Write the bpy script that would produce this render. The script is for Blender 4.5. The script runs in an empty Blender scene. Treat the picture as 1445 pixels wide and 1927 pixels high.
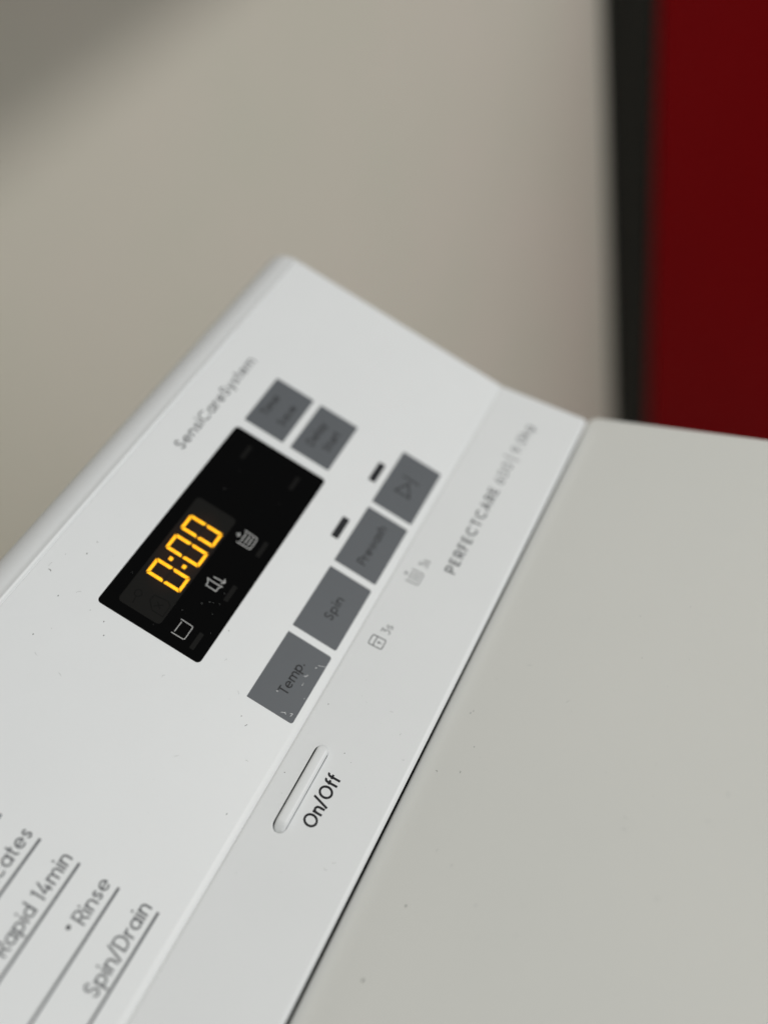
import bpy, bmesh, math, random
from mathutils import Vector, Matrix
from mathutils.geometry import tessellate_polygon

random.seed(11)
S = bpy.context.scene
COL = S.collection

# ------------------------------------------------------------------ frame of reference
# Everything on the machine is measured in millimetres on the control panel:
# x to the right along the panel, y up the panel, z out of it.
TH = math.radians(31.3)                     # the console leans back from the lid
CT, ST = math.cos(TH), math.sin(TH)
Z0 = 0.95                                   # panel origin above the floor


def W(x, y, z=0.0):
    return Vector((x / 1000, (CT * y - ST * z) / 1000, Z0 + (ST * y + CT * z) / 1000))


ROT = Matrix(((1, 0, 0), (0, CT, -ST), (0, ST, CT)))

# ------------------------------------------------------------------ camera
cam_d = bpy.data.cameras.new('camera')
cam = bpy.data.objects.new('camera', cam_d)
COL.objects.link(cam)
right = Vector((0.467967, -0.851114, 0.237931))
down = Vector((-0.749298, -0.524871, -0.40381))
fwd = Vector((0.468572, 0.010689, -0.883361))
m = Matrix((right, -down, -fwd)).transposed()
cam.matrix_world = Matrix.Translation(W(-31.991, 5.057, 158.65)) @ (ROT @ m).to_4x4()
cam_d.sensor_fit = 'HORIZONTAL'
cam_d.sensor_width = 36.0
cam_d.lens = 36.0 * 1452 / 1445
cam_d.clip_start = 0.005
cam_d.clip_end = 50
cam_d.dof.use_dof = True
cam_d.dof.focus_distance = 0.152
cam_d.dof.aperture_fstop = 5.2
S.camera = cam

# ------------------------------------------------------------------ light
world = bpy.data.worlds.new('World')
S.world = world
world.use_nodes = True
bg = world.node_tree.nodes['Background']
bg.inputs[0].default_value = (0.95, 0.98, 1.0, 1)
bg.inputs[1].default_value = 0.49


def area(name, loc, to, size, power, color):
    d = bpy.data.lights.new(name, 'AREA')
    d.shape = 'DISK'
    d.size = size
    d.energy = power
    d.color = color
    o = bpy.data.objects.new(name, d)
    COL.objects.link(o)
    o.location = loc
    o.rotation_euler = (Vector(to) - Vector(loc)).to_track_quat('-Z', 'Y').to_euler()
    return o


KD = Vector((0.17, -0.70, 0.68)).normalized()
area('room_lamp', Vector((0.05, 0, Z0)) + KD * 1.9, (0.05, 0, Z0), 0.32, 13.2, (1.0, 0.975, 0.94))

S.view_settings.view_transform = 'Standard'
S.view_settings.look = 'None'
S.view_settings.exposure = 0.045
S.view_settings.gamma = 1.0
S.render.engine = 'CYCLES'
S.cycles.use_denoising = True
S.cycles.max_bounces = 8
S.cycles.sample_clamp_indirect = 4

# ------------------------------------------------------------------ materials


def mat(name, color, rough=0.5, spec=0.5, noise=0.0, nscale=40.0, bump=0.0, bscale=900.0, rvar=0.0,
        emit=None, estr=0.0, tint=None):
    M = bpy.data.materials.new(name)
    M.use_nodes = True
    nt = M.node_tree
    b = nt.nodes['Principled BSDF']
    b.inputs['Base Color'].default_value = (*color, 1)
    b.inputs['Roughness'].default_value = rough
    b.inputs['Specular IOR Level'].default_value = spec
    tc = nt.nodes.new('ShaderNodeTexCoord')
    if noise or rvar:
        n = nt.nodes.new('ShaderNodeTexNoise')
        n.inputs['Scale'].default_value = nscale
        n.inputs['Detail'].default_value = 5
        n.inputs['Roughness'].default_value = 0.6
        nt.links.new(tc.outputs['Object'], n.inputs['Vector'])
        if noise:
            r = nt.nodes.new('ShaderNodeMix')
            r.data_type = 'RGBA'
            c2 = tint or color
            r.inputs['A'].default_value = (*[max(0, v * (1 - noise)) for v in color], 1)
            r.inputs['B'].default_value = (*[min(1, v * (1 + noise)) for v in c2], 1)
            nt.links.new(n.outputs['Fac'], r.inputs['Factor'])
            nt.links.new(r.outputs['Result'], b.inputs['Base Color'])
        if rvar:
            q = nt.nodes.new('ShaderNodeMapRange')
            q.inputs['To Min'].default_value = rough - rvar
            q.inputs['To Max'].default_value = rough + rvar
            nt.links.new(n.outputs['Fac'], q.inputs['Value'])
            nt.links.new(q.outputs['Result'], b.inputs['Roughness'])
    if bump:
        n2 = nt.nodes.new('ShaderNodeTexNoise')
        n2.inputs['Scale'].default_value = bscale
        n2.inputs['Detail'].default_value = 3
        nt.links.new(tc.outputs['Object'], n2.inputs['Vector'])
        bp = nt.nodes.new('ShaderNodeBump')
        bp.inputs['Strength'].default_value = bump
        bp.inputs['Distance'].default_value = 0.0002
        nt.links.new(n2.outputs['Fac'], bp.inputs['Height'])
        nt.links.new(bp.outputs['Normal'], b.inputs['Normal'])
    if emit:
        b.inputs['Emission Color'].default_value = (*emit, 1)
        b.inputs['Emission Strength'].default_value = estr
    return M


M_PANEL = mat('white_plastic', (0.785, 0.80, 0.80), 0.42, 0.4, noise=0.02, nscale=60, bump=0.05, bscale=1500, rvar=0.06)
M_LID = mat('white_enamel', (0.705, 0.715, 0.683), 0.38, 0.4, noise=0.03, nscale=14, bump=0.06, bscale=800, rvar=0.10, tint=(0.72, 0.718, 0.683))
M_KEY = mat('grey_button_ink', (0.106, 0.115, 0.125), 0.5, 0.35, noise=0.04, nscale=90)
M_GLASS = mat('black_display_glass', (0.0016, 0.0016, 0.0016), 0.10, 0.05, rvar=0.04, nscale=150)
M_BAND = mat('black_lamp_window', (0.012, 0.013, 0.016), 0.3, 0.3)
M_BLACK = mat('black_print', (0.012, 0.012, 0.014), 0.55, 0.3)
M_KEYTXT = mat('black_key_print', (0.009, 0.0095, 0.011), 0.55, 0.3)
M_DGREY = mat('dark_grey_print', (0.07, 0.073, 0.078), 0.55, 0.3)
M_GREY = mat('grey_print', (0.125, 0.13, 0.137), 0.55, 0.3)
M_LGREY = mat('pale_grey_print', (0.20, 0.205, 0.205), 0.55, 0.3)
M_ICON = mat('pale_icon_print', (0.50, 0.50, 0.49), 0.6, 0.2)
M_OFFLAMP = mat('unlit_lamp_lens', (0.0065, 0.0063, 0.0058), 0.4, 0.08)
M_FAINT = mat('unlit_display_symbol', (0.003, 0.003, 0.0028), 0.4, 0.08)
M_GAP_SHADE = mat('gap_shade_black', (0.006, 0.006, 0.006), 0.8, 0.1)  # flat black standing in for shade in the lid and key gaps
M_STEEL = mat('white_painted_steel', (0.70, 0.71, 0.69), 0.4, 0.4, noise=0.02)
M_WALL = mat('beige_wall_paint', (0.665, 0.665, 0.56), 0.7, 0.2, noise=0.03, nscale=7, tint=(0.71, 0.645, 0.575), bump=0.3, bscale=60)
M_SHADE_SHELF = mat('shade_shelf_beige', (0.42, 0.40, 0.35), 0.6, 0.3, noise=0.04)
M_FLOOR = mat('floor_tile', (0.55, 0.53, 0.47), 0.4, 0.4, noise=0.1, nscale=4)
M_RED = mat('dark_red_gloss', (0.245, 0.002, 0.0045), 0.34, 0.08, noise=0.08, nscale=5)
M_TRIM = mat('black_trim', (0.013, 0.0135, 0.0115), 0.45, 0.3)
M_SPECK = mat('dust_grey', (0.10, 0.10, 0.09), 0.9, 0.1)
M_FLUFF = mat('lint_pale', (0.45, 0.46, 0.45), 0.9, 0.1)
M_SCRATCH = mat('white_scuff', (0.75, 0.76, 0.76), 0.8, 0.1)

M_AMBER = mat('amber_segment', (0.6, 0.3, 0.02), 0.5, 0.1)
nt = M_AMBER.node_tree
b = nt.nodes['Principled BSDF']
tc = nt.nodes.new('ShaderNodeTexCoord')
nz = nt.nodes.new('ShaderNodeTexNoise')
nz.inputs['Scale'].default_value = 380
nt.links.new(tc.outputs['Object'], nz.inputs['Vector'])
cr = nt.nodes.new('ShaderNodeValToRGB')
cr.color_ramp.elements[0].position = 0.35
cr.color_ramp.elements[0].color = (1.0, 0.36, 0.003, 1)
cr.color_ramp.elements[1].position = 0.65
cr.color_ramp.elements[1].color = (1.0, 0.48, 0.008, 1)
nt.links.new(nz.outputs['Fac'], cr.inputs['Fac'])
nt.links.new(cr.outputs['Color'], b.inputs['Emission Color'])
b.inputs['Emission Strength'].default_value = 1.15

# ------------------------------------------------------------------ object helpers
BASE = {}


def tag(o, label=None, cat=None, group=None, kind=None):
    for k, v in (('label', label), ('category', cat), ('group', group), ('kind', kind)):
        if v:
            o[k] = v
    return o


def empty(name, loc):
    o = bpy.data.objects.new(name, None)
    o.empty_display_size = 0.05
    o.location = loc
    COL.objects.link(o)
    BASE[o.name] = Vector(loc)
    return o


def base_of(o):
    return BASE.get(o.name, Vector((0, 0, 0)))


def build(name, verts, faces, material, parent=None, smooth=None, origin=None):
    """verts are world positions; the object's origin is put at the middle of them"""
    vs = [Vector(v) for v in verts]
    o0 = Vector(origin) if origin is not None else sum(vs, Vector()) / len(vs)
    me = bpy.data.meshes.new(name)
    me.from_pydata([v - o0 for v in vs], [], faces)
    me.materials.append(material)
    if smooth is True:
        me.polygons.foreach_set('use_smooth', [True] * len(me.polygons))
    elif smooth:
        me.polygons.foreach_set('use_smooth', smooth)
    me.update()
    o = bpy.data.objects.new(name, me)
    COL.objects.link(o)
    BASE[o.name] = o0
    o.parent = parent
    o.location = o0 - (base_of(parent) if parent else Vector())
    return o


class Geo:
    def __init__(self):
        self.v, self.f, self.s = [], [], []

    def add(self, verts, faces, smooth=False):
        n = len(self.v)
        self.v += [Vector(p) for p in verts]
        self.f += [tuple(i + n for i in f) for f in faces]
        self.s += [smooth] * len(faces)

    def strip(self, rows, smooth=True, closed=False):
        """rows of equal length -> quads between neighbours"""
        k = len(rows[0])
        vs = [p for r in rows for p in r]
        fs = []
        for i in range(len(rows) - 1):
            for j in range(k if closed else k - 1):
                a, b2 = i * k + j, i * k + (j + 1) % k
                fs.append((a, b2, b2 + k, a + k))
        self.add(vs, fs, smooth)

    def holed(self, outer, holes, fn, flip=False):
        """flat polygon with holes given in 2D, placed by fn"""
        loops = [outer] + holes
        tri = tessellate_polygon([[Vector((p[0], p[1], 0)) for p in l] for l in loops])
        pts = [p for l in loops for p in l]
        fs = []
        for t in tri:
            a, b2, c = (pts[i] for i in t)
            ar = (b2[0] - a[0]) * (c[1] - a[1]) - (b2[1] - a[1]) * (c[0] - a[0])
            if abs(ar) < 1e-9:
                continue
            fs.append(t if (ar > 0) != flip else t[::-1])
        self.add([fn(*p) for p in pts], fs, False)

    def build(self, name, material, parent=None, origin=None):
        return build(name, self.v, self.f, material, parent, self.s, origin)


def rrect(x0, x1, y0, y1, r, n=5):
    """rounded rectangle, anticlockwise; r one radius or (bl, br, tr, tl)"""
    rs = r if isinstance(r, (tuple, list)) else (r,) * 4
    out = []
    for (cx, cy, a, q) in ((x0, y0, 180, rs[0]), (x1, y0, 270, rs[1]), (x1, y1, 0, rs[2]), (x0, y1, 90, rs[3])):
        ox = cx + q if cx == x0 else cx - q
        oy = cy + q if cy == y0 else cy - q
        for i in range(n + 1):
            t = math.radians(a + 90 * i / n)
            out.append((ox + q * math.cos(t), oy + q * math.sin(t)))
    return out


# planes of the machine: (a, b, height) -> world
SA = math.atan(0.262)


def PMAIN(x, y, h=0.0):
    return W(x, y, h)


def PSTRIP(x, s, h=0.0):
    """s runs down from the crease"""
    return W(x, -2.0 - s * math.cos(SA) + h * math.sin(SA), s * math.sin(SA) + h * math.cos(SA))


LA = math.radians(35.7)


def PLID(x, v, h=0.0):
    return W(x, -25.5 - v * math.cos(LA) + h * math.sin(LA), 3.0 + v * math.sin(LA) + h * math.cos(LA))


def plate(name, outline, h0, h1, fn, material, parent, bevel=0.0):
    """a thin plate with walls and a small bevel, outline anticlockwise as seen from outside"""
    g = Geo()
    n = len(outline)
    cx = sum(p[0] for p in outline) / n
    cy = sum(p[1] for p in outline) / n
    w = max(p[0] for p in outline) - min(p[0] for p in outline)
    hgt = max(p[1] for p in outline) - min(p[1] for p in outline)
    inn = [(cx + (p[0] - cx) * (1 - 2 * bevel / w), cy + (p[1] - cy) * (1 - 2 * bevel / hgt)) for p in outline]
    rows = [[fn(*p, h0) for p in outline], [fn(*p, h1 - bevel) for p in outline]]
    if bevel:
        rows.append([fn(*p, h1) for p in inn])
    flip = fn is not PMAIN
    for a, b2 in zip(rows, rows[1:]):
        vs = a + b2
        fs = [(i, (i + 1) % n, (i + 1) % n + n, i + n) for i in range(n)]
        if flip:
            fs = [f[::-1] for f in fs]
        g.add(vs, fs, bool(bevel))
    top = rows[-1]
    g.add(top, [tuple(range(n)) if not flip else tuple(range(n))[::-1]])
    return g.build(name, material, parent)


# ------------------------------------------------------------------ stroke lettering (geometric sans)
def arc(cx, cy, rx, ry, a0, a1, n=None):
    n = n or max(4, int(abs(a1 - a0) / 11))
    return [(cx + rx * math.cos(math.radians(a0 + (a1 - a0) * i / n)),
             cy + ry * math.sin(math.radians(a0 + (a1 - a0) * i / n))) for i in range(n + 1)]


def crom(P, n=5):
    out = []
    Q = [P[0]] + P + [P[-1]]
    for i in range(1, len(Q) - 2):
        p0, p1, p2, p3 = Q[i - 1:i + 3]
        for k in range(n):
            t = k / n
            out.append(tuple(0.5 * (2 * p1[d] + (p2[d] - p0[d]) * t + (2 * p0[d] - 5 * p1[d] + 4 * p2[d] - p3[d]) * t * t
                             + (3 * p1[d] - p0[d] - 3 * p2[d] + p3[d]) * t ** 3) for d in (0, 1)))
    out.append(P[-1])
    return out


S_PTS = [(0.92, .80), (0.78, .94), (.5, 1.0), (.22, .93), (.09, .75), (.2, .60), (.5, .51), (.80, .41), (.94, .24), (.80, .07), (.5, 0), (.2, .06), (.04, .22)]


def glyph(c, w):
    h = w / 2
    XH = 0.685
    b, X, T, D = h, XH - h, 1 - h, -0.27 + h
    r = (X - b) / 2
    cy = (X + b) / 2
    L = h
    dot = lambda x, y: [(x, y - w * .62), (x, y + w * .62)]
    if c == ' ':
        return [], 0.30
    if c == 'O':
        return [arc(0.5, 0.5, .5 - h, .5 - h, 0, 360, 40)], 1.0
    if c == '0':
        return [arc(0.38, 0.5, .38 - h, .5 - h, 0, 360, 36)], 0.76
    if c == 'o':
        return [arc(L + r, cy, r, r, 0, 360, 32)], 2 * r + w
    if c == 'c':
        return [arc(L + r, cy, r, r, 42, 318)], 1.85 * r + w
    if c == 'e':
        return [[(L, cy)] + [(L + 2 * r, cy)] + arc(L + r, cy, r, r, 0, 315)[1:]], 2 * r + w
    if c == 'a':
        return [arc(L + r, cy, r, r, 0, 360, 32), [(L + 2 * r, XH), (L + 2 * r, 0)]], 2 * r + w
    if c == 'd':
        return [arc(L + r, cy, r, r, 0, 360, 32), [(L + 2 * r, 1.02), (L + 2 * r, 0)]], 2 * r + w
    if c == 'p':
        return [arc(L + r, cy, r, r, 0, 360, 32), [(L, XH), (L, -.27)]], 2 * r + w
    if c == 'g':
        return [arc(L + r, cy, r, r, 0, 360, 32), [(L + 2 * r, XH), (L + 2 * r, D + r * .9)] + arc(L + r, D + r * .8, r, r * .8, 0, -140)[1:]], 2 * r + w
    if c == 'n' or c == 'h':
        q = r * .88
        return [[(L, XH if c == 'n' else 1.02), (L, 0)], [(L, cy)] + arc(L + q, X - q, q, q, 180, 0) + [(L + 2 * q, 0)]], 2 * q + w
    if c == 'm':
        q = r * .78
        return [[(L, XH), (L, 0)], [(L, cy)] + arc(L + q, X - q, q, q, 180, 0) + [(L + 2 * q, 0)],
                [(L + 2 * q, cy)] + arc(L + 3 * q, X - q, q, q, 180, 0) + [(L + 4 * q, 0)]], 4 * q + w
    if c == 'r':
        q = r * .95
        return [[(L, XH), (L, 0)], [(L, cy)] + arc(L + q, X - q, q, q, 180, 75)], q * 1.1 + w * .8
    if c == 'i':
        return [[(L, XH), (L, 0)], dot(L, .93)], w
    if c == 'l':
        return [[(L, 1.02), (L, 0)]], w
    if c == 't':
        return [[(.16, .93), (.16, .2)] + arc(.16 + .15, b + .15, .15, .15, 180, 285)[1:], [(0, XH - h), (.38, XH - h)]], .40
    if c == 'f':
        return [[(.15, 0), (.15, T - .17)] + arc(.15 + .17, T - .17, .17, .17, 180, 75)[1:], [(0, XH - h), (.37, XH - h)]], .36
    if c == 'y':
        return [[(.04, XH), (.29, .02)], [(.56, XH), (.20, -.27)]], .60
    if c == 'v':
        return [[(.04, XH), (.28, .0), (.52, XH)]], .56
    if c == 'w':
        return [[(.04, XH), (.24, .02), (.44, XH), (.64, .02), (.84, XH)]], .88
    if c == 'k':
        return [[(L, 1.02), (L, 0)], [(.46, XH), (L, .27)], [(.20, .40), (.50, 0)]], .52
    if c == 's':
        return [crom([(h + x * (.46 - w), b + y * (X - b)) for x, y in S_PTS])], .46
    if c == 'S':
        return [crom([(h + x * (.58 - w), b + y * (T - b)) for x, y in S_PTS])], .58
    if c == 'T':
        return [[(0, T), (.60, T)], [(.30, T), (.30, 0)]], .60
    if c in 'PR':
        q = .26
        s_ = [[(L, 0), (L, T), (.34, T)] + arc(.34, T - q + h * .2, q - h * .2, q - h * .2, 90, -90)[1:] + [(L, T - 2 * q + h * .4)]]
        if c == 'R':
            s_.append([(.30, T - 2 * q + h * .4), (.60, 0)])
        return s_, .62
    if c == 'D':
        return [[(L, b), (L, T), (.34, T)] + arc(.34, .5, .42 - h, .5 - h, 90, -90)[1:] + [(L, b)]], .76
    if c == 'C':
        return [arc(0.5, 0.5, .5 - h, .5 - h, 45, 315, 28)], .86
    if c == 'E':
        return [[(.52, T), (L, T), (L, b), (.52, b)], [(L, .5), (.48, .5)]], .54
    if c == 'F':
        return [[(.50, T), (L, T), (L, 0)], [(L, .5), (.46, .5)]], .50
    if c == 'A':
        return [[(.02, 0), (.36, 1 - h), (.70, 0)], [(.15, .30), (.57, .30)]], .72
    if c == '6':
        return [arc(.30, .30 + 0, .30 - h, .30 - h, 0, 360, 30), [(.42, 1), (.30 - (.30 - h) * .86, .30 + (.30 - h) * .5)]], .60
    if c == '9':
        return [arc(.30, .70, .30 - h, .30 - h, 0, 360, 30), [(.18, 0), (.30 + (.30 - h) * .86, .70 - (.30 - h) * .5)]], .60
    if c == '3':
        return [[(.04, T), (.46, T), (.24, .60)] + arc(.25, .60 - (.60 - b) / 2, .24 - h * .3, (.60 - b) / 2, 90, -140)[1:]], .52
    if c == '1':
        return [[(.02, .84), (.20, T - .01), (.20, 0)]], .36
    if c == '4':
        return [[(.34, 1), (.04, .25), (.60, .25)], [(.44, .52), (.44, 0)]], .62
    if c == '/':
        return [[(.0, -.08), (.40, 1.08)]], .42
    if c == '|':
        return [[(L, -.25), (L, 1.28)]], w
    if c == '.':
        return [dot(L + .02, w * .62)], w + .06
    if c == '+':
        return [[(0, .35), (.5, .35)], [(.25, .1), (.25, .6)]], .5
    raise KeyError(c)


def ribbon(pts, w):
    """mitred ribbon along a polyline -> (verts2d, quads)"""
    P = [Vector((p[0], p[1])) for p in pts]
    P = [p for i, p in enumerate(P) if i == 0 or (p - P[i - 1]).length > 1e-6]
    closed = len(P) > 3 and (P[0] - P[-1]).length < 1e-5
    if closed:
        P = P[:-1]
    n = len(P)
    lv, rv = [], []
    for i in range(n):
        a = P[i - 1] if (i or closed) else None
        c = P[(i + 1) % n] if (i < n - 1 or closed) else None
        d0 = (P[i] - a).normalized() if a is not None else None
        d1 = (c - P[i]).normalized() if c is not None else None
        d0 = d0 if d0 is not None else d1
        d1 = d1 if d1 is not None else d0
        n0 = Vector((-d0.y, d0.x))
        n1 = Vector((-d1.y, d1.x))
        mm = n0 + n1
        mm = mm.normalized() if mm.length > 1e-6 else n0
        k = min(2.0, 1 / max(.35, mm.dot(n0)))
        lv.append(P[i] + mm * w / 2 * k)
        rv.append(P[i] - mm * w / 2 * k)
    vs = [v for q in zip(lv, rv) for v in q]
    fs = []
    for i in range(n if closed else n - 1):
        j = (i + 1) % n
        fs.append((2 * i, 2 * i + 1, 2 * j + 1, 2 * j))
    return vs, fs


def strokes_obj(name, strokes, w, fn, material, parent, h=0.03, up=1, widths=None):
    g = Geo()
    for i, st in enumerate(strokes):
        vs, fs = ribbon(st, widths[i] if widths else w)
        if fn is not PMAIN:
            fs = [f[::-1] for f in fs]
        g.add([fn(v.x, v.y, h + 0.004 * (i % 7)) for v in vs], fs)
    return g.build(name, material, parent)


def text_strokes(txt, x0, x1, base, cap, wr, down_axis=False, squeeze=True):
    """strokes of a word filling x0..x1 with its baseline at base and capitals cap high"""
    gl = [glyph(c, wr) for c in txt]
    gap = 0.13
    nat = sum(a for _, a in gl) + gap * (len(gl) - 1)
    want = (x1 - x0) / cap
    extra = (want - nat) / max(1, len(gl) - 1)
    kx = 1.0
    gp = gap + extra
    if gp > gap * 2.2 or gp < gap * 0.95:
        gp = max(gap * 0.95, min(gap * 2.2, gp))
        kx = want / (sum(a for _, a in gl) + gp * (len(gl) - 1))
    out, x = [], 0.0
    for st, a in gl:
        for s_ in st:
            out.append([(x0 + (x + p[0]) * kx * cap, base - p[1] * cap if down_axis else base + p[1] * cap) for p in s_])
        x += a + gp
    return out


def text(txt, x0, x1, base, cap, wr, fn, material, parent, name='printed_text', h=0.03):
    return strokes_obj(name, text_strokes(txt, x0, x1, base, cap, wr, fn is not PMAIN), wr * cap, fn, material, parent, h)


# ------------------------------------------------------------------ setting
def quad(name, pts, material, kind='structure', sub=1):
    o = build(name, pts, [(0, 1, 2, 3)], material)
    o['kind'] = kind
    return o


WALL_Y = 0.215
quad('floor', [(-3, -3, 0), (3, -3, 0), (3, WALL_Y, 0), (-3, WALL_Y, 0)], M_FLOOR)
quad('wall', [(-3, WALL_Y, 0), (3, WALL_Y, 0), (3, WALL_Y, 2.6), (-3, WALL_Y, 2.6)], M_WALL)


def box(name, x0, x1, y0, y1, z0, z1, material, parent=None, bev=0.0):
    bm = bmesh.new()
    bmesh.ops.create_cube(bm, size=1)
    for v in bm.verts:
        v.co = Vector(((x0 + x1) / 2 + v.co.x * (x1 - x0), (y0 + y1) / 2 + v.co.y * (y1 - y0), (z0 + z1) / 2 + v.co.z * (z1 - z0)))
    if bev:
        bmesh.ops.bevel(bm, geom=list(bm.edges), offset=bev, segments=3, affect='EDGES', profile=0.5)
    vs = [v.co.copy() for v in bm.verts]
    bm.verts.index_update()
    fs = [tuple(v.index for v in f.verts) for f in bm.faces]
    bm.free()
    return build(name, vs, fs, material, parent)


# unseen shelf, added above the view to shade the top of the wall
shelf = empty('added_shade_shelf', (-0.1, WALL_Y, Z0 + 0.145))
tag(shelf, 'unseen beige shelf added above the washing machine to shade the wall', 'shelf')
box('shade_shelf_board', -1.3, 1.3, WALL_Y - 0.128, WALL_Y - 0.001, Z0 + 0.14, Z0 + 0.16, M_SHADE_SHELF, shelf, 0.002)

# red cabinet standing beyond the machine's right end
cab = empty('red_cabinet', (1.05, -0.06, 0))
tag(cab, 'dark red cabinet with a black strip down its edge, standing by the beige wall', 'cabinet')
box('side_panel', 0.800, 1.30, -0.35, 0.1605, 0.002, 0.86, M_RED, cab, 0.004)
box('edge_strip', 0.799, 1.302, 0.162, 0.2135, 0.001, 0.861, M_TRIM, cab, 0.002)

# ------------------------------------------------------------------ washing machine
XR, XL = 103.2, -452.0
wm = empty('washing_machine', (-0.174, -0.2, 0.0))
tag(wm, 'white top loading washing machine with an amber 0:00 display and grey touch buttons', 'washing machine')

# --- console profile (y, z) from the back over the rim, down the panel and round the lip
rim = [(61.3 + 8.3 * math.cos(t), -8.16 + 8.3 * math.sin(t)) for t in [math.radians(a_) for a_ in (-20, -5, 8, 20, 32, 44, 56, 67, 77, 85)]]
rim += [(61.95, 0.20), (61.7, 0.20), (61.4, 0.10), (61.2, -0.10)]
seam = [(61.2, -0.10), (61.14, -0.30), (60.98, -0.30), (60.92, -0.05), (60.82, 0.0)]
crease = [(-0.55, 0.0), (-0.8, -0.012), (-1.15, -0.06), (-1.5, -0.13), (-1.72, -0.19)]
crease2 = [(-1.72, -0.19), (-1.84, -0.30), (-1.96, -0.31), (-2.06, -0.12)]
strip_y = lambda s: (-2.0 - s * math.cos(SA), s * math.sin(SA))
crease3 = [(-2.06, -0.12), (-2.16, -0.01), strip_y(0.35), strip_y(0.75)]

FIL = [(0.0, 1.1), (0.10, 0.68), (0.32, 0.33), (0.66, 0.10), (1.1, 0.0)]     # (offset inwards, distance from the end) of the rounded end


def extr(g, prof, smooth=True, x_end=XR):
    """extrude a bit of profile along x with a rounded right end"""
    n = len(prof)
    nrm = []
    for i in range(n):
        a = Vector(prof[max(0, i - 1)])
        c = Vector(prof[min(n - 1, i + 1)])
        d = (c - a).normalized()
        nrm.append(Vector((d.y, -d.x)))       # outward for a profile running from the rim down to the lip
    rows = [[W(XL, y, z) for y, z in prof]]
    for off, dx in FIL:
        rows.append([W(x_end - dx, prof[i][0] - nrm[i].x * -off * -1, prof[i][1] - nrm[i].y * off * -1 * -1) for i in range(n)])
    k = n
    vs = [p for r_ in rows for p in r_]
    fs = []
    for i in range(len(rows) - 1):
        for j in range(k - 1):
            a = i * k + j
            fs.append((a, a + 1, a + 1 + k, a + k))
    g.add(vs, fs, smooth)


con = Geo()
for pr in (rim, seam, crease, crease2, crease3):
    extr(con, pr)

# main face with the display opening
DX0, DX1, DY0, DY1 = 0.30, 51.45, 22.2, 46.95
hole = rrect(DX0, DX1, DY0, DY1, 0.95, 6)
y_hi, y_lo = 60.82, -0.55
con.holed([(XL, y_lo), (XR - 1.1, y_lo), (XR - 1.1, y_hi), (XL, y_hi)], [hole], PMAIN)
for off, dx, off2, dx2 in [(*FIL[i], *FIL[i + 1]) for i in range(4)]:
    con.add([W(XR - dx, y_lo, -off), W(XR - dx2, y_lo, -off2), W(XR - dx2, y_hi, -off2), W(XR - dx, y_hi, -off)], [(0, 1, 2, 3)], True)
# wall of the display recess with a tiny rounded edge
n = len(hole)
cxh, cyh = (DX0 + DX1) / 2, (DY0 + DY1) / 2


def shrink(p, d):
    return (p[0] + (d if p[0] < cxh else -d), p[1] + (d if p[1] < cyh else -d))


rec = [[PMAIN(*p, 0) for p in hole], [PMAIN(*shrink(p, .10), -.03) for p in hole], [PMAIN(*shrink(p, .15), -.12) for p in hole],
       [PMAIN(*shrink(p, .155), -.9) for p in hole]]
for a, b2 in zip(rec, rec[1:]):
    con.add(a + b2, [(i, (i + 1) % n, (i + 1) % n + n, i + n) for i in range(n)], True)

# lower strip with the opening of the power key
PX0, PX1, PS0, PS1 = -18.85, -0.45, 4.30, 7.50
slot = rrect(PX0, PX1, PS0, PS1, 1.5, 8)
S_END = 22.35
con.holed([(XL, 0.75), (XR - 1.1, 0.75), (XR - 1.1, S_END), (XL, S_END)], [slot[::-1]], PSTRIP, flip=True)
for off, dx, off2, dx2 in [(*FIL[i], *FIL[i + 1]) for i in range(4)]:
    con.add([PSTRIP(XR - dx, S_END, -off), PSTRIP(XR - dx2, S_END, -off2), PSTRIP(XR - dx2, .75, -off2), PSTRIP(XR - dx, .75, -off)], [(0, 1, 2, 3)], True)
cxs, cys = (PX0 + PX1) / 2, (PS0 + PS1) / 2


def shrink2(p, d):
    return (p[0] + (d if p[0] < cxs else -d) * min(1, abs(p[0] - cxs) / 7.0), p[1] + (d if p[1] < cys else -d) * min(1, abs(p[1] - cys) / 1.0))


n = len(slot)
rec = [[PSTRIP(*p, 0) for p in slot], [PSTRIP(*shrink2(p, .10), -.05) for p in slot], [PSTRIP(*shrink2(p, .18), -.2) for p in slot],
       [PSTRIP(*shrink2(p, .2), -3.5) for p in slot]]
for a, b2 in zip(rec, rec[1:]):
    con.add(a + b2, [(i, (i + 1) % n, (i + 1) % n + n, i + n)[::-1] for i in range(n)], True)


# rounded lip, a little wider towards the right end
def lip_s(x):
    return 23.36 + 0.0022 * (x - 0) + (0.0018 * x if x < 0 else 0)


LIPX = [XL, -200, -100, -60, -30, 0, 30, 60, 90]
lip = [(0.0, 0.0), (0.35, -0.04), (0.68, -0.18), (0.92, -0.45), (1.0, -0.85), (0.98, -1.5), (0.75, -1.95), (-1.0, -2.2), (-10, -2.6)]
rows = []
for x, off in [(x, 0) for x in LIPX] + [(XR - dx, o_) for o_, dx in FIL]:
    k = (lip_s(max(-120, x)) - S_END)
    rows.append([PSTRIP(x, S_END + a * k - (off if a > .5 else 0), z - off) for a, z in lip])
kk = len(lip)
con.add([p for r_ in rows for p in r_], [(i * kk + j, i * kk + j + 1, (i + 1) * kk + j + 1, (i + 1) * kk + j)
        for i in range(len(rows) - 1) for j in range(kk - 1)], True)
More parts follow.
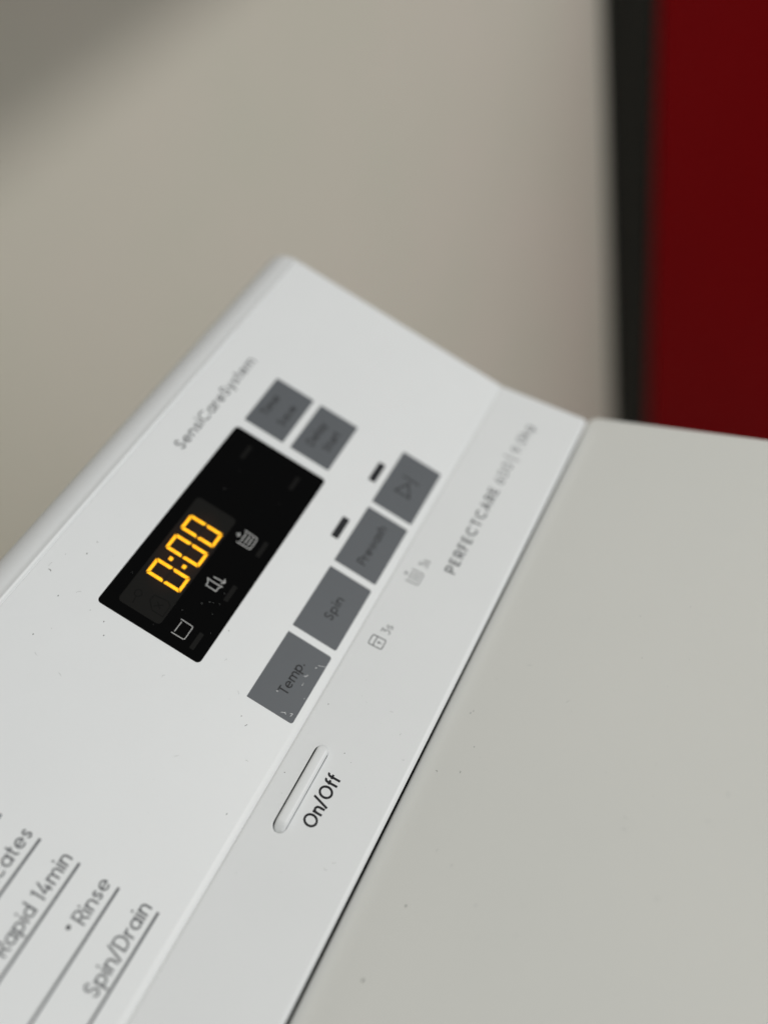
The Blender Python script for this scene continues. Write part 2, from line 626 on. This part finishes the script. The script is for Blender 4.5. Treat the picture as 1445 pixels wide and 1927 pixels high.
# end wall and back of the console
endp = [(67.9, -11.0), (68.2, -7.0), (66.2, -3.6), (61, -1.2), (-1.8, -1.4), (strip_y(10)[0], strip_y(10)[1] - 1.15), (strip_y(22)[0], strip_y(22)[1] - 1.15), (-22, -4), (-10, -12), (20, -45), (40, -60)]
for xe in (XR - 0.001, XL):
    con.add([W(xe, *p) for p in endp], [tuple(range(len(endp))) if xe > 0 else tuple(range(len(endp)))[::-1]])
con.add([W(XL, 69.1, -11.0), W(XR - 1.1, 69.1, -11.0), W(XR - 1.1, 40, -60), W(XL, 40, -60)], [(0, 1, 2, 3)])
console = con.build('control_panel', M_PANEL, wm)

# --- black sheets painted as shade under the lip, lid, cabinet
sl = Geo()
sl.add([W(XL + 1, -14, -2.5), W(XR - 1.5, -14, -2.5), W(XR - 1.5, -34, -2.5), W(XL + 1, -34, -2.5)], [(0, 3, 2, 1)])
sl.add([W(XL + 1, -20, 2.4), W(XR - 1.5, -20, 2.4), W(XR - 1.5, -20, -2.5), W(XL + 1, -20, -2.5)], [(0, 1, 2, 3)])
sl.build('lid_gap_shade', M_GAP_SHADE, wm)

LX0, LX1, LV0, LV1 = -455.0, 106.8, -0.12, 420.0
lg = Geo()
lrows = []
for ins, h in [(0.7, 0.0), (0.45, -0.04), (0.2, -0.17), (0.05, -0.4), (0.0, -0.7), (0.0, -11.0)]:
    lrows.append([PLID(p[0], p[1], h) for p in rrect(LX0 + ins, LX1 - ins, LV0 + ins, LV1 - ins, 2.6, 6)])
n = len(lrows[0])
lg.add(lrows[0], [tuple(range(n))[::-1]])
lg.strip([r_ for r_ in lrows], True, True)
lg.f = [f for f in lg.f]
lid = lg.build('lid', M_LID, wm)

# steel cabinet under the lid, a prism that follows the lid's slope
a0, a1 = PLID(0, 2, -12), PLID(0, 418, -12)
side = [(a0.y, a0.z), (a1.y, a1.z), (a1.y, 0.02), (W(0, 40, -60).y + 0.02, 0.02), (W(0, 40, -60).y + 0.02, W(0, 40, -60).z), (a0.y + 0.01, W(0, 40, -60).z)]
bodyv = []
for xe in (XL / 1000, 0.1065):
    bodyv += [(xe, y, z) for y, z in side]
k = len(side)
build('cabinet', bodyv, [tuple(range(k)), tuple(range(k, 2 * k))[::-1]] + [(i, i + k, (i + 1) % k + k, (i + 1) % k) for i in range(k)], M_STEEL, wm)

# --- display
disp = plate('display', rrect(DX0 + .17, DX1 - .17, DY0 + .17, DY1 - .17, .8, 6), -0.9, -0.16, PMAIN, M_GLASS, wm, 0.06)
HD = -0.16
# smoked window over the digits: their spilled light is put in as weak emission
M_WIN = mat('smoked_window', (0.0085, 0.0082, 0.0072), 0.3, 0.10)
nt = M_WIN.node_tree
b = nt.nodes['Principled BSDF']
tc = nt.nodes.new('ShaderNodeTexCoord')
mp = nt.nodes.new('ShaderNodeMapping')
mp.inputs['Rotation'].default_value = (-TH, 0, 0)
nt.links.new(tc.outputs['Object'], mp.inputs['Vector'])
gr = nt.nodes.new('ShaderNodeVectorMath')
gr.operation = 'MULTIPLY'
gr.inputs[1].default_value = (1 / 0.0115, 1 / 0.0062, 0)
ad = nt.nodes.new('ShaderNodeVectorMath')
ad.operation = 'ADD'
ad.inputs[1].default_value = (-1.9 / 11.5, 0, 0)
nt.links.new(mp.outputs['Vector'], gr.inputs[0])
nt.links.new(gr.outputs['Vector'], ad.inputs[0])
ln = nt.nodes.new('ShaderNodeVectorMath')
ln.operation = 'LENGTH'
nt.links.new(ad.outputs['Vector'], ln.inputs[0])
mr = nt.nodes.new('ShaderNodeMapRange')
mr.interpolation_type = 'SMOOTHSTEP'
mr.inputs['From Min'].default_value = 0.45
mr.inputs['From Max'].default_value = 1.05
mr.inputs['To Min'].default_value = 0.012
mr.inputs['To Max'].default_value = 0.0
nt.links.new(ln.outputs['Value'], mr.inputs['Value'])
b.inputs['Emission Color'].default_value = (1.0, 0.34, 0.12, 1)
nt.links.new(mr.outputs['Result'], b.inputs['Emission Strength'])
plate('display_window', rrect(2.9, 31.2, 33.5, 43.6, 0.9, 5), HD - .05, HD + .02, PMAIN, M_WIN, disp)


def hexseg(x0, y0, x1, y1, w, gap, slant=1.0):
    """one bar of a seven segment digit with mitred ends"""
    a, c = Vector((x0, y0)), Vector((x1, y1))
    d = (c - a).normalized()
    nn = Vector((-d.y, d.x))
    a, c = a + d * gap, c - d * gap
    k = w * 0.42
    return [a - nn * w * .5 + d * 0, a - nn * w * .5, c - nn * w * .5, c + nn * w * .5, a + nn * w * .5], d, nn


def digit_seg(kind, x0, x1, y0, y1, w, mid=False):
    """polygon of a segment: outer edge long, inner edge short, like a real LED digit"""
    g = 0.20
    ym = (y0 + y1) / 2
    if kind == 'top':
        return [(x0 + g, y1), (x0 + g + w * .75, y1 - w), (x1 - g - w * .75, y1 - w), (x1 - g, y1)]
    if kind == 'bottom':
        return [(x0 + g, y0), (x1 - g, y0), (x1 - g - w * .75, y0 + w), (x0 + g + w * .75, y0 + w)]
    if kind in ('upper_left', 'upper_right'):
        p = [(x0, y1 - g), (x0, ym + g), (x0 + w * .55, ym + g), (x0 + w, ym + g + w * .55), (x0 + w, y1 - g - w * .9)]
    else:
        p = [(x0, ym - g), (x0, y0 + g), (x0 + w, y0 + g + w * .9), (x0 + w, ym - g - w * .55), (x0 + w * .55, ym - g)]
    if kind.endswith('right'):
        p = [(x0 + x1 - q[0], q[1]) for q in p][::-1]
    if kind == 'middle':
        p = [(x0 + w * .8, ym), (x0 + w * 1.1, ym - w * .4), (x1 - w * 1.1, ym - w * .4), (x1 - w * .8, ym), (x1 - w * 1.1, ym + w * .4), (x0 + w * 1.1, ym + w * .4)]
    return p


M_OFFSEG = mat('unlit_segment', (0.0125, 0.0085, 0.007), 0.4, 0.1)
for (x0, x1) in ((10.70, 14.60), (17.38, 21.28), (22.80, 26.75)):
    for kind in ('top', 'bottom', 'upper_left', 'upper_right', 'lower_left', 'lower_right'):
        plate('digit_segment', digit_seg(kind, x0, x1, 34.1, 42.45, 0.66), HD + .021, HD + .05, PMAIN, M_AMBER, disp)
    xm = (x0 + x1) / 2
    yy = (34.1 + 42.45) / 2
    mid = [(x0 + .8, yy), (x0 + 1.1, yy - .3), (x1 - 1.1, yy - .3), (x1 - .8, yy), (x1 - 1.1, yy + .3), (x0 + 1.1, yy + .3)]
    plate('unlit_segment', mid, HD + .021, HD + .04, PMAIN, M_OFFSEG, disp)
for y in (39.95, 36.65):
    plate('colon_dot', rrect(15.55, 16.37, y - .42, y + .42, .06, 3), HD + .021, HD + .05, PMAIN, M_AMBER, disp)
# unlit lamp lenses in the glass
for (xa, xb, y) in ((2.2, 6.05, 25.42), (14.35, 18.3, 25.35), (26.45, 30.45, 25.22), (44.7, 48.6, 41.15), (44.45, 48.2, 27.9)):
    plate('indicator_lamp', rrect(xa, xb, y - .5, y + .5, .18, 3), HD - .05, HD + .02, PMAIN, M_OFFLAMP, disp)
plate('indicator_lamp', rrect(41.62, 42.02, 39.54, 39.94, .19, 4), HD - .05, HD + .02, PMAIN, M_OFFLAMP, disp)
HI = HD + .03
# wash tub, rinse and prewash symbols
strokes_obj('wash_symbol', [[(2.98, 30.75), (3.02, 27.95), (3.25, 27.66), (6.0, 27.68), (6.22, 27.95), (6.28, 30.70)], [(3.42, 30.27), (5.85, 30.23)]], .15, PMAIN, M_ICON, disp, HI)
strokes_obj('rinse_symbol', [[(16.66, 31.22), (16.50, 30.6), (16.50, 28.2), (16.66, 27.58), (15.95, 28.12), (15.08, 28.16), (15.10, 30.6), (15.85, 30.62), (16.66, 31.22)],
            [(17.52, 30.35), (17.68, 27.65)], [(17.06, 28.32), (17.68, 27.62), (18.34, 28.12)]], .20, PMAIN, M_ICON, disp, HI)
wav = lambda x0, x1, y, a: [(x0 + (x1 - x0) * i / 18, y + a * math.sin(i / 18 * 5 * math.pi)) for i in range(19)]
strokes_obj('prewash_symbol', [[(26.95, 30.8), (26.98, 27.65), (27.25, 27.38), (29.8, 27.40), (30.05, 27.66), (30.18, 30.75)],
            wav(27.4, 29.75, 30.1, .14), wav(27.5, 29.65, 29.15, .12), wav(27.5, 29.65, 28.3, .12),
            [(28.55, 30.75), (28.55, 31.9)], [(28.0, 31.33), (29.1, 31.33)]], .20, PMAIN, M_ICON, disp, HI)
strokes_obj('key_symbol', [arc(6.2, 40.95, .75, .75, 0, 360, 18), [(5.45, 40.9), (3.9, 40.65)]], .2, PMAIN, M_FAINT, disp, HD + .026)
strokes_obj('lock_symbol', [[(6.3, 38.2), (4.7, 36.6), (4.7, 34.0), (7.3, 34.0), (8.0, 35.0), (7.6, 38.0), (6.3, 38.2)], [(5.6, 36.8), (6.8, 35.3)], [(5.7, 35.4), (6.8, 36.7)]], .2, PMAIN, M_FAINT, disp, HD + .026)

# --- grey touch buttons
def button(x0, x1, y0, y1, r, label):
    p = plate('touch_button', rrect(x0, x1, y0, y1, r, 5), -0.05, 0.03, PMAIN, M_KEY, wm)
    p['label'] = label
    return p


HB = 0.05
b1 = button(0.0, 16.05, 0.0, 10.76, (.55, .55, .1, .1), 'grey Temp. button with white scuffs')
text('Temp.', 4.3, 11.75, 3.95, 2.28, .125, PMAIN, M_KEYTXT, b1, 'legend', HB)
b2 = button(17.64, 33.66, 0.0, 10.74, (.45, .45, .3, .1), 'grey Spin button')
text('Spin', 22.85, 28.4, 4.05, 2.2, .12, PMAIN, M_KEYTXT, b2, 'legend', HB)
b3 = button(35.29, 51.29, 0.0, 10.74, (.4, .3, .3, .1), 'grey Prewash button')
text('Prewash', 37.9, 48.7, 4.2, 2.2, .12, PMAIN, M_KEYTXT, b3, 'legend', HB)
b4 = button(52.93, 69.15, 0.0, 10.72, .3, 'grey start and pause button')
strokes_obj('legend', [[(58.75, 7.5), (58.75, 3.6), (62.15, 5.55), (58.75, 7.5)], [(63.25, 7.7), (63.25, 3.3)]], .32, PMAIN, M_KEYTXT, b4, HB)
b5 = button(53.68, 68.11, 35.69, 46.25, .3, 'grey Time Save button')
text('Time', 57.6, 63.7, 42.5, 2.1, .12, PMAIN, M_KEYTXT, b5, 'legend', HB)
text('Save', 57.5, 63.7, 37.8, 2.1, .12, PMAIN, M_KEYTXT, b5, 'legend', HB)
b6 = button(53.68, 68.11, 23.17, 33.72, .3, 'grey Delay Start button')
text('Delay', 57.1, 64.1, 29.4, 2.1, .12, PMAIN, M_KEYTXT, b6, 'legend', HB)
text('Start', 58.0, 63.9, 25.5, 2.1, .12, PMAIN, M_KEYTXT, b6, 'legend', HB)
strokes_obj('scuff', [crom([(13.05, 1.65), (13.3, .81), (13.62, .12)]), crom([(9.55, 3.0), (9.8, 2.55), (10.23, 2.42)]), crom([(.9, 3.2), (1.17, 2.49), (1.0, 2.1)]),
            crom([(1.6, 1.45), (1.78, .98), (1.15, 1.15)]), [(12.3, 1.83), (12.42, 1.62)], [(4.02, 6.22), (4.2, 5.9)], [(7.72, 2.36), (7.95, 2.3)], [(8.2, 2.38), (8.32, 2.3)],
            [(1.25, 2.55), (1.35, 2.3)], [(5.6, .62), (5.72, .5)]],
            .10, PMAIN, M_SCRATCH, b1, HB + .01, widths=[.07, .10, .09, .10, .2, .12, .10, .10, .07, .08])
for x0, x1, y0, y1 in ((40.0, 45.75, 12.6, 14.4), (57.45, 63.1, 12.5, 14.28)):
    plate('indicator_window', rrect(x0, x1, y0, y1, .2, 4), -0.05, 0.025, PMAIN, M_BAND, wm)

# --- power key: a rounded bar standing a little proud in its slot
pk = Geo()
drop = lambda x: 2.1 * max(0.0, (PX0 + 2.4 - x) / 2.4) ** 1.5
KX0, KX1, KS0, KS1 = PX0 + .12, PX1 - .05, PS0 + .56, PS1 - .27
KR, KC, KH = 1.15, (KS0 + KS1) / 2, (KS1 - KS0) / 2
stations = [KX0 + KR * (1 - math.cos(math.radians(6 + 84 * i / 9))) for i in range(10)] + [KX0 + KR + .25 * i for i in range(1, 6)] \
    + [KX0 + 4 + 2.0 * i for i in range(6)] + [KX1 - KR * (1 - math.cos(math.radians(90 - 84 * i / 9))) for i in range(10)]
CROSS = [-1, -.985, -.95, -.87, -.74, -.5, 0, .5, .74, .87, .95, .985, 1]
rows = []
for x in stations:
    d0, d1 = x - KX0, KX1 - x
    dd = min(d0, d1)
    hw = KH * (math.sqrt(max(0, 1 - (1 - dd / KR) ** 2)) if dd < KR else 1.0)
    top = 1.05 - drop(x) - 0.75 * max(0, (1.0 - d1) / 1.0) ** 2
    rows.append([PSTRIP(x, KC - hw * .999, -2.4)] + [PSTRIP(x, KC + hw * q, top - .62 * abs(q) ** 7) for q in CROSS] + [PSTRIP(x, KC + hw * .999, -2.4)])
pk.strip(rows, True)
n = len(slot)
power = pk.build('power_button', M_PANEL, wm)
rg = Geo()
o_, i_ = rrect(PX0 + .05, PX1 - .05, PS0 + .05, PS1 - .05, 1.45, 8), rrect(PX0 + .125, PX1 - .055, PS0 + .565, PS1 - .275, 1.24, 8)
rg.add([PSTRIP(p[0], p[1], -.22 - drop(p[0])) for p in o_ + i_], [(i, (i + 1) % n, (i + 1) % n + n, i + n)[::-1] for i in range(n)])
rg.build('key_gap_shade', M_GAP_SHADE, power)  # black ring painted as the shade around the power key

# --- print on the panel
text('SensiCareSystem', 38.75, 69.0, 52.75, 2.75, .12, PMAIN, M_DGREY, console)
text('Spin/Drain', -55.2, -39.75, 4.55, 2.95, .122, PMAIN, M_GREY, console)
text('Rinse', -47.4, -39.85, 12.97, 2.8, .122, PMAIN, M_GREY, console)
text('Rapid 14min', -57.1, -39.75, 21.1, 2.85, .122, PMAIN, M_GREY, console)
text('Delicates', -53.6, -39.7, 29.4, 2.85, .122, PMAIN, M_GREY, console)
for y in (3.25, 11.5, 19.72, 27.93, 36.15):
    xl = -92.0
    g_ = strokes_obj('underline', [[(-39.82, y), (-70, y + .15), (xl, y + .3)]], .52, PMAIN, M_GREY, console, 0.02)
plate('printed_dot', [(-48.77 + .42 * math.cos(t * math.pi / 8), 15.1 + .42 * math.sin(t * math.pi / 8)) for t in range(16)], -.02, .025, PMAIN, M_DGREY, console)
# lower strip
text('On/Off', -15.0, -4.55, 12.02, 2.88, .155, PSTRIP, M_BLACK, console)
text('3s', 26.3, 28.6, 6.28, 2.1, .10, PSTRIP, M_LGREY, console)
text('3s', 44.6, 46.75, 6.33, 2.2, .10, PSTRIP, M_LGREY, console)
strokes_obj('lock_symbol', [rrect(22.7, 25.0, 3.1, 6.3, .35, 4) + [rrect(22.7, 25.0, 3.1, 6.3, .35, 4)[0]], [(22.7, 4.22), (25.0, 4.22)], [(23.87, 4.85), (23.87, 5.25)], [(23.87, 5.2), (23.87, 5.75)]],
            .2, PSTRIP, M_DGREY, console, .03, widths=[.2, .2, .45, .14])
wav2 = lambda x0, x1, y, a: wav(x0, x1, y, a)
strokes_obj('prewash_symbol', [[(39.95, 3.25), (39.95, 6.1), (40.2, 6.33), (42.8, 6.33), (43.05, 6.1), (43.1, 3.3)], wav2(40.5, 42.6, 3.85, .14), wav2(40.5, 42.6, 4.75, .12), wav2(40.5, 42.6, 5.5, .12),
            [(41.55, 2.15), (41.55, 3.15)], [(41.05, 2.65), (42.05, 2.65)]], .22, PSTRIP, M_LGREY, console, .03)
text('PERFECTCARE', 46.2, 71.9, 12.45, 2.6, .17, PSTRIP, M_GREY, console)
text('600', 73.8, 80.6, 12.45, 2.6, .11, PSTRIP, M_GREY, console)
text('|', 82.1, 82.5, 12.45, 2.6, .12, PSTRIP, M_GREY, console)
text('9.0kg', 84.4, 93.8, 12.45, 2.5, .12, PSTRIP, M_GREY, console)

# ------------------------------------------------------------------ dust that lies on the machine
dg, fg = Geo(), Geo()


def speck(g, fn, a, c, r):
    k = random.randint(5, 7)
    t0 = random.random() * 6
    el = random.uniform(.6, 1.6)
    pts = []
    for i in range(k):
        t = t0 + i * math.tau / k
        q = r * random.uniform(.6, 1.2)
        pts.append(fn(a + math.cos(t) * q * el, c + math.sin(t) * q, 0.012))
    top = fn(a, c, 0.012 + r * .7)
    o = pts + [top]
    fs = [(i, (i + 1) % k, k) for i in range(k)]
    if fn is not PMAIN:
        fs = [f[::-1] for f in fs]
    g.add(o, fs, True)


def fibre(g, fn, a, c, length, w):
    t = random.random() * math.tau
    cur = random.uniform(-2.4, 2.4)
    pts, x, y = [], a, c
    for i in range(6):
        pts.append((x, y))
        x += math.cos(t) * length / 5
        y += math.sin(t) * length / 5
        t += cur / 5
    vs, fs = ribbon(pts, w)
    if fn is not PMAIN:
        fs = [f[::-1] for f in fs]
    g.add([fn(v.x, v.y, 0.03) for v in vs], fs)


for p in [(-4.6, 41.2), (-2.7, 53.4), (-11.4, 52.3), (10.7, 54.3), (-2.3, 42.9), (-1.8, 46.5), (5.1, 57.7), (-3.8, 9.5), (-20.4, 1.9), (9.4, 21.2)]:
    speck(dg, PMAIN, *p, random.uniform(.09, .16))
speck(dg, PMAIN, 7.5, 54.4, .17)
fibre(dg, PMAIN, 0.7, 58.4, .75, .13)
fibre(dg, PMAIN, -4.6, 7.6, .55, .10)
for p in [(-10.4, 3.6), (-15.2, 42.9), (0, 12.9), (-5.5, 26.9), (4.3, 18.3), (-16.1, 15.6), (2.3, 58.8), (-.3, 50.9), (-14, 49.8)]:
    fibre(fg, PMAIN, *p, random.uniform(.5, 1.1), .06)
for p in [(12.0, 7.6), (11.2, 9.0), (7.2, 2.3), (-8.6, 1.6), (0.1, 10.1), (-.9, 12.1)]:
    speck(dg, PSTRIP, *p, random.uniform(.07, .12))
for p in [(12.0, 14.8), (8.9, 18.2), (4.4, 20.7), (-12.3, 3.2), (-18, 18.5), (-19.8, 17)]:
    fibre(fg, PSTRIP, *p, random.uniform(.3, .8), .06)
for p in [(19.6, 5.6), (13.3, 9.4), (-31.9, 8.9), (-18.3, 10.3), (5.9, 4.6), (20.2, 6.0), (-12.9, 21.8)]:
    speck(dg if p[0] < -15 else fg, PLID, *p, random.uniform(.10, .2))
fibre(dg, PLID, 7.8, 8.9, .5, .08)
fibre(dg, PLID, 5.9, 4.6, .45, .08)
for p in [(29, 23.4), (11.4, 40.5), (16.3, 53.1), (21.4, 54.9), (9.3, 40.3), (33.9, 13.2), (-14.5, 29.9), (1.1, 49.1), (-7.7, 11.3), (-9, 14.8)]:
    fibre(fg, PLID, *p, random.uniform(.4, .9), .07)
for i in range(46):
    speck(fg, PMAIN, random.uniform(-40, 100), random.choice([random.uniform(48, 60), random.uniform(12.5, 21.5)]), random.uniform(.03, .07))
for i in range(40):
    speck(fg, PSTRIP, random.uniform(-45, 100), random.uniform(.8, 22), random.uniform(.03, .07))
for i in range(50):
    speck(fg, PLID, random.uniform(-40, 100), random.uniform(1.5, 70), random.uniform(.04, .10))
PDISP = lambda x, y, h=0.0: W(x, y, h + HD)
wg = Geo()
for p in [(12.4, 27.9), (12.6, 27.2), (11.3, 29.1), (10.6, 26.0), (13.2, 25.9), (15.6, 26.4), (8.0, 31.5), (2.3, 34.6), (7.0, 24.0), (36.0, 40.0), (40.0, 28.0), (9.1, 44.6)]:
    speck(wg, PMAIN, p[0], p[1], random.uniform(.035, .07))
wg.v = [v + (W(0, 0, HD + .03) - W(0, 0, 0)) for v in wg.v]
for g, mt_, lab in ((dg, M_SPECK, 'scattered dark dust specks on the white washing machine panel and lid'),
                    (fg, M_FLUFF, 'faint pale lint and fine dust on the white washing machine panel and lid'),
                    (wg, M_FLUFF, 'tiny pale dust specks on the black display glass')):
    o = g.build('dust', mt_)
    tag(o, lab, 'dust', None, 'stuff')
